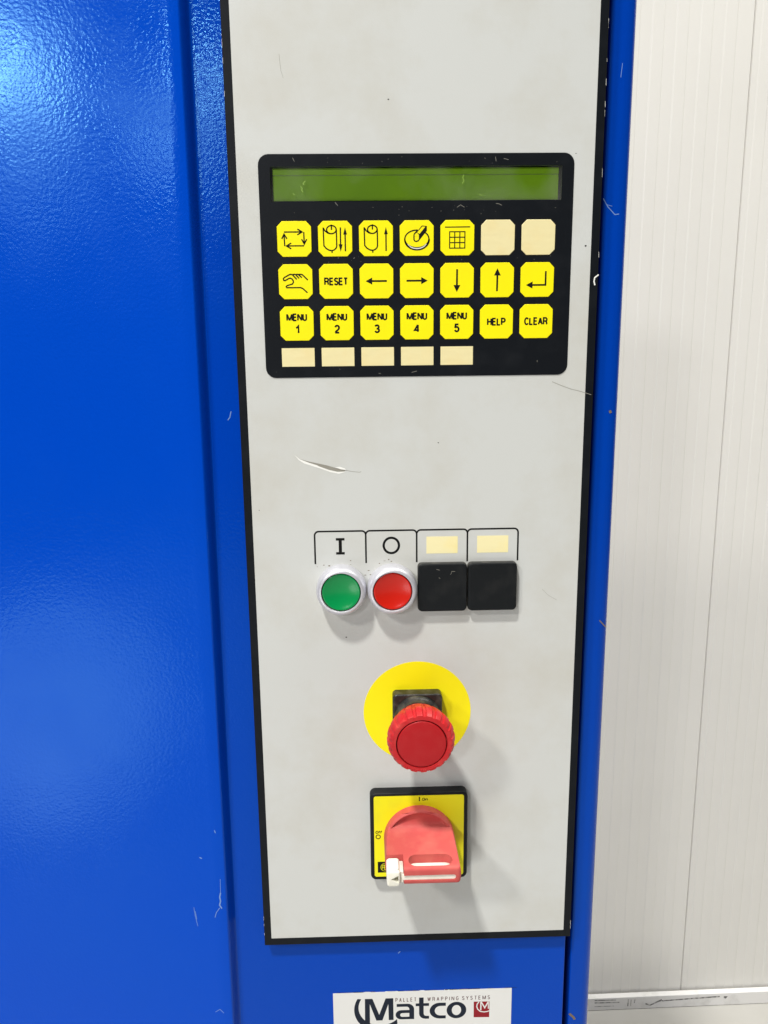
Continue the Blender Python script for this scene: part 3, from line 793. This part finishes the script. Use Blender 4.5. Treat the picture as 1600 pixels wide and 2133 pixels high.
# ------------------------------------------------------------------ rotary isolator switch
def rotary_switch():
    cx, cz = 0.2, -301.8
    t = empty('rotary_switch', cx, 0, cz, 'yellow rotary isolator switch with faded red grip handle', 'switch')
    build('switch_plate', *slab(cx, cz, 61.2, 60.6, 3.6, edge_prof(0.05, 6.9, 0.9)), 'black_plastic', t)
    st = build('face_sticker', *slab(cx, cz + .3, 56.4, 56.2, 1.4, [(0, 6.85), (0, 7.0)]), 'yellow_switch', t)
    d = 7.06
    build('on_mark', *join(flat([[[(0.15, -274.2), (0.85, -274.2), (0.85, -277.2), (0.15, -277.2)]]], d), letters('On', 1.9, 5.6, -277.0, -275.0, d, .42, .22, .2)), 'ink', st, 0)
    build('off_mark', *join(letters('Off', -27.3, -23.2, -299.1, -297.1, d, .40, .16, .2), stroke(ell(-25.5, -301.3, 1.35, 1.35, n=24), .55, d, True)), 'ink', st, 0)
    build('logo_square', *flat([[[(-26.0, -319.0), (-17.5, -319.0), (-17.5, -326.7), (-26.0, -326.7)]]], d), 'ink', st, 0)
    lx, lz = -21.4, -322.9
    build('logo_mark', *join(stroke(ell(lx, lz, 2.75, 2.75, n=28), .22, d + .03, True), stroke([(lx - 1.9, lz - 1.5), (lx - 1.9, lz + 1.1), (lx - 1.4, lz + 1.5), (lx + 1.6, lz + 1.5)], .38, d + .03), stroke([(lx - .5, lz - 1.6), (lx - .5, lz + 1.5)], .38, d + .034),
                             stroke([(lx + .5, lz - 2.0), (lx + .5, lz + 2.0)], .38, d + .034), stroke([(lx - 1.9, lz), (lx + 1.6, lz)], .38, d + .038), stroke([(lx - .5, lz - 1.5), (lx + 1.6, lz - 1.5)], .38, d + .03)), 'yellow_switch', st, 0)
    # handle: round dished boss with a grip bar across it
    cz -= .2
    Rr = 22.1
    prof = [(22.0, 10), (21.6, 12.6), (20.8, 13.2), (20.2, 12.8), (19.6, 12.0), (18.5, 11.3), (17, 11.0), (15, 10.9), (13, 11.1), (11.6, 11.8), (10.4, 13.2), (9.4, 15.6), (8.6, 19.0), (7.9, 23.5), (7.2, 28.5), (6.5, 33.5), (5.95, 38.5), (5.65, 42.0), (5.4, 43.6), (4.9, 44.8), (4.1, 45.3), (2.5, 45.45), (0, 45.5)]
    prof = prof + [(-z, d) for z, d in reversed(prof[:-1])]
    # refine
    fine = []
    for a, b in zip(prof, prof[1:]):
        for k in range(3): fine.append((a[0] + (b[0] - a[0]) * k / 3, a[1] + (b[1] - a[1]) * k / 3))
    fine.append(prof[-1])
    nt_ = 56
    top = []; bot = []
    for z, d in fine:
        w = math.sqrt(max(0.01, Rr * Rr - z * z))
        row = []
        for i in range(nt_ + 1):
            tt = math.sin(math.pi / 2 * (2 * i / nt_ - 1))
            x = w * tt
            r = math.hypot(x, z)
            sm = max(0, min(1, (r - 18.9) / 1.5)); sm = sm * sm * (3 - 2 * sm)
            rim = 8 + 5.3 * sm - max(0, (r - 20.6)) ** 2 * .75
            dd = max(d, rim)
            e = 2.2
            over = abs(x) - (w - e)
            if over > 0 and d > 15: dd -= (e - math.sqrt(max(0, e * e - over * over))) * .8
            row.append((cx + x, dd, cz + z))
        top.append(row)
        bot.append([(x, 6.9, z_) for x, _, z_ in row])
    n = nt_ + 1; m_ = len(fine)
    v = [q for r in top for q in r] + [q for r in bot for q in r]
    o2 = n * m_
    f = []
    for a in range(m_ - 1):
        for b in range(n - 1):
            q = a * n + b
            f.append((q, q + 1, q + n + 1, q + n))
    # skirt
    for a in range(m_ - 1):
        f.append((a * n, (a + 1) * n, o2 + (a + 1) * n, o2 + a * n))
        f.append((a * n + n - 1, o2 + a * n + n - 1, o2 + (a + 1) * n + n - 1, (a + 1) * n + n - 1))
    for b in range(n - 1):
        f.append((b, o2 + b, o2 + b + 1, b + 1))
        q = (m_ - 1) * n + b
        f.append((q, q + 1, o2 + q + 1, o2 + q))
    for a in range(m_ - 1):
        for b in range(n - 1):
            q = o2 + a * n + b
            f.append((q, q + n, q + n + 1, q + 1))
    h = build('handle', v, f, 'handle', t, 32)
    def zprism(pts, z0, z1):          # outline in (x, d), extruded along z
        return loft([[(x, d, z0) for x, d in pts], [(x, d, z1) for x, d in pts]])
    def stadium(x0, x1, d0, d1, n=10):
        r = (d1 - d0) / 2
        return [(x1 - r + r * math.cos(R(a)), (d0 + d1) / 2 + r * math.sin(R(a))) for a in [-90 + 180 * i / n for i in range(n + 1)]] + [(x0 + r + r * math.cos(R(a)), (d0 + d1) / 2 + r * math.sin(R(a))) for a in [90 + 180 * i / n for i in range(n + 1)]]
    slot = [(-30, 0.9), (-30, -2.7)] + [(17.6 + 1.8 * math.cos(R(a)), -.9 + 1.8 * math.sin(R(a))) for a in range(-90, 91, 18)]
    slotc = loft([[(x, d, cz + z) for x, z in slot] for d in (29, 60)])
    cut(h, zprism(stadium(-8.3, 17.8, 34.0, 43.2), cz - .5, cz + 30), slotc, box(-40, -11.2, 33.6, 60, cz - 20, cz + 20))
    # ivory padlock slide
    sl2 = [(-12.0, 0.75), (-12.0, -2.55)] + [(17.6 + 1.65 * math.cos(R(a)), -.9 + 1.65 * math.sin(R(a))) for a in range(-90, 91, 18)]
    sv, sf = loft([[(x, d, cz + z) for x, z in sl2] for d in (29.3, 44.6)])
    s = build('padlock_slide', *join((sv, sf), rbox(-14.5, -11.4, 34.2, 43.6, cz - 5.0, cz + 2.6, .4, .4)), 'ivory', t)
    e = build('slide_end', *rbox(-21.3, -13.5, 34.0, 46.3, cz - 5.9, cz + 4.4, 2.0, 1.2), 'ivory', t)
    cut(e, loft([[(x, d, cz + z) for x, z in ((-19.0, -.9), (-14.5, 1.5), (-14.5, -3.2))] for d in (43.2, 50)]))
    build('arrow_recess', *flat([[[(-19.3, cz - .9), (-14.2, cz + 1.9), (-14.2, cz - 3.6)]]], 43.3), 'ivory_dark', e, 0)  # darker ivory sheet on the floor of the triangular recess
    build('slide_arm', *loft([[(x, d, z) for x, d in rrect(-16.9, 40.2, 5.4 - 2 * i, 10.4 - 2 * i, 1.8 - i)] for i, z in ((0, cz + 3.5), (0, cz + 4.9), (.4, cz + 5.3))]), 'ivory', e)
rotary_switch()

# ------------------------------------------------------------------ maker's sticker
def sticker():
    k = 459.5 / 460.0
    fx = lambda x: -30.93 + (x + 30.93) * k
    G = lambda pts: [(fx(x), z * k) for x, z in pts]
    d0 = FACE
    zt = -427.9
    t = empty('maker_label', 3.4, d0, zt, 'white maker label with dark lettering and small maroon emblem on blue machine', 'sticker')
    build('label_sheet', *slab(3.4, zt - 22.5, 121.6, 45, .4, [(0, d0 + .02), (0, d0 + .25)]), 'paper', t)
    d = d0 + .28
    # crescent and M
    cres_o = ell(-26.4, -442.2, 16.9, 17.5, 149, 318, 40)
    cres_i = ell(-25.2, -440.2, 15.1, 13.4, 318, 150, 40) if False else [(-25.3 + 15.0 * math.cos(R(a)), -440.6 + 14.3 * math.sin(R(a))) for a in [318 - (318 - 150) * i / 40 for i in range(41)]]
    mark = build('lettering', *flat([[G(cres_o + cres_i)]], d), 'navy', t, 0)
    tag(mark, 'dark crescent around the M')
    Mp = [(-35.9, -433.4), (-30.8, -433.4), (-26.3, -446.4), (-21.8, -433.4), (-16.6, -433.4), (-16.5, -450.8), (-19.8, -450.8), (-20.0, -438.0), (-24.1, -450.9), (-28.3, -450.9), (-32.6, -437.6), (-32.7, -456), (-36.1, -456)]
    build('lettering', *flat([[G(Mp)]], d + .02), 'navy', t, 0)
    ao = [(-14.3, -438.2), (-7.4, -438.2)] + [(-6.9 + 4.5 * math.sin(R(a)), -442.6 + 4.4 * math.cos(R(a))) for a in range(15, 91, 15)] + [(-2.4, -450.6), (-11.6, -450.6)] + \
         [(-11.3 - 3.8 * math.sin(R(a)), -446.9 - 3.7 * math.cos(R(a))) for a in range(0, 181, 20)] + [(-5.6, -443.2)] + [(-7.6 + 1.9 * math.cos(R(a)), -442.4 + 1.9 * math.sin(R(a))) for a in range(0, 91, 30)] + [(-14.3, -440.5)]
    ah = [(-5.7, -445.6), (-5.7, -448.6)] + [(-10.6 - 1.4 * math.sin(R(a)), -447.1 - 1.5 * math.cos(R(a))) for a in range(0, 181, 30)]
    build('lettering', *flat([[G(ao), G(ah)]], d), 'navy', t, 0)
    tp = [(1.0, -433.6), (4.1, -433.6), (4.1, -438.2), (7.8, -438.2), (7.8, -440.4), (4.1, -440.4), (4.15, -446.5)] + [(5.9 - 1.75 * math.cos(R(a)), -446.6 - 1.8 * math.sin(R(a))) for a in (30, 60, 90)] + [(7.8, -448.4), (7.8, -450.7), (5.4, -450.7)] + \
         [(5.2 - 4.2 * math.sin(R(a)), -446.5 - 4.2 * math.cos(R(a))) for a in (20, 45, 70, 90)] + [(1.0, -440.4), (-1.3, -440.4), (-1.3, -438.2), (1.0, -438.2)]
    build('lettering', *flat([[G(tp)]], d + .01), 'navy', t, 0)
    cp = [(19.3, -438.3), (15.0, -438.2)] + [(15.0 - 6.8 * math.sin(R(a)), -444.5 + 6.3 * math.cos(R(a))) for a in range(15, 180, 15)] + [(15.0, -450.9), (19.3, -450.9), (19.3, -448.5), (15.6, -448.4)] + \
         [(15.6 - 3.9 * math.sin(R(a)), -444.6 - 3.8 * math.cos(R(a))) for a in range(15, 180, 15)] + [(15.6, -440.8), (19.3, -440.8)]
    build('lettering', *flat([[G(cp)]], d), 'navy', t, 0)
    build('lettering', *flat([[G(ell(26.6, -444.5, 6.75, 6.6, n=40)), G(ell(26.6, -444.5, 3.2, 4.05, n=32))]], d), 'navy', t, 0)
    a0, a1 = fx(-15.1), fx(-0.9)
    build('lettering', *letters('PALLET', a0, a1, -436.55 * k, -433.35 * k, d, .42, .85), 'brown_ink', t, 0)
    build('lettering', *letters('WRAPPING SYSTEMS', fx(6.7), fx(49.5), -436.65 * k, -433.5 * k, d, .42, .72), 'brown_ink', t, 0)
    sq = build('emblem', *flat([[G([(38.4, -438.2), (49.15, -438.4), (49.15, -451), (38.45, -450.8)])]], d), 'maroon', t, 0)
    dl = d + .02
    em = join(stroke(G([(42.0, -438.4), (40.8, -440.2), (40.5, -442.2), (41.2, -444.4), (43.0, -446.2), (45.6, -446.7), (47.6, -446.5), (49.15, -445.9)]), .75, dl),
              stroke(G([(43.3, -438.4), (43.3, -445.3)]), .85, dl + .005), stroke(G([(43.5, -438.5), (46.0, -443.4), (48.4, -438.5)]), .85, dl + .01), stroke(G([(48.4, -438.5), (48.5, -444.2)]), .7, dl + .015))
    build('emblem_mark', *em, 'paper', sq, 0)
    # lifted, dirty upper edge
    rs = random.Random(5)
    for q in range(24):
        x = 3.4 + rs.uniform(-60, 60)
        build('edge_grime', *stroke([(x, zt + .25), (x + rs.uniform(1, 9), zt + .2)], rs.uniform(.15, .5), d0 + .1), rs.choice(('dirt', 'ink', 'white_tear')), t, 0)
sticker()
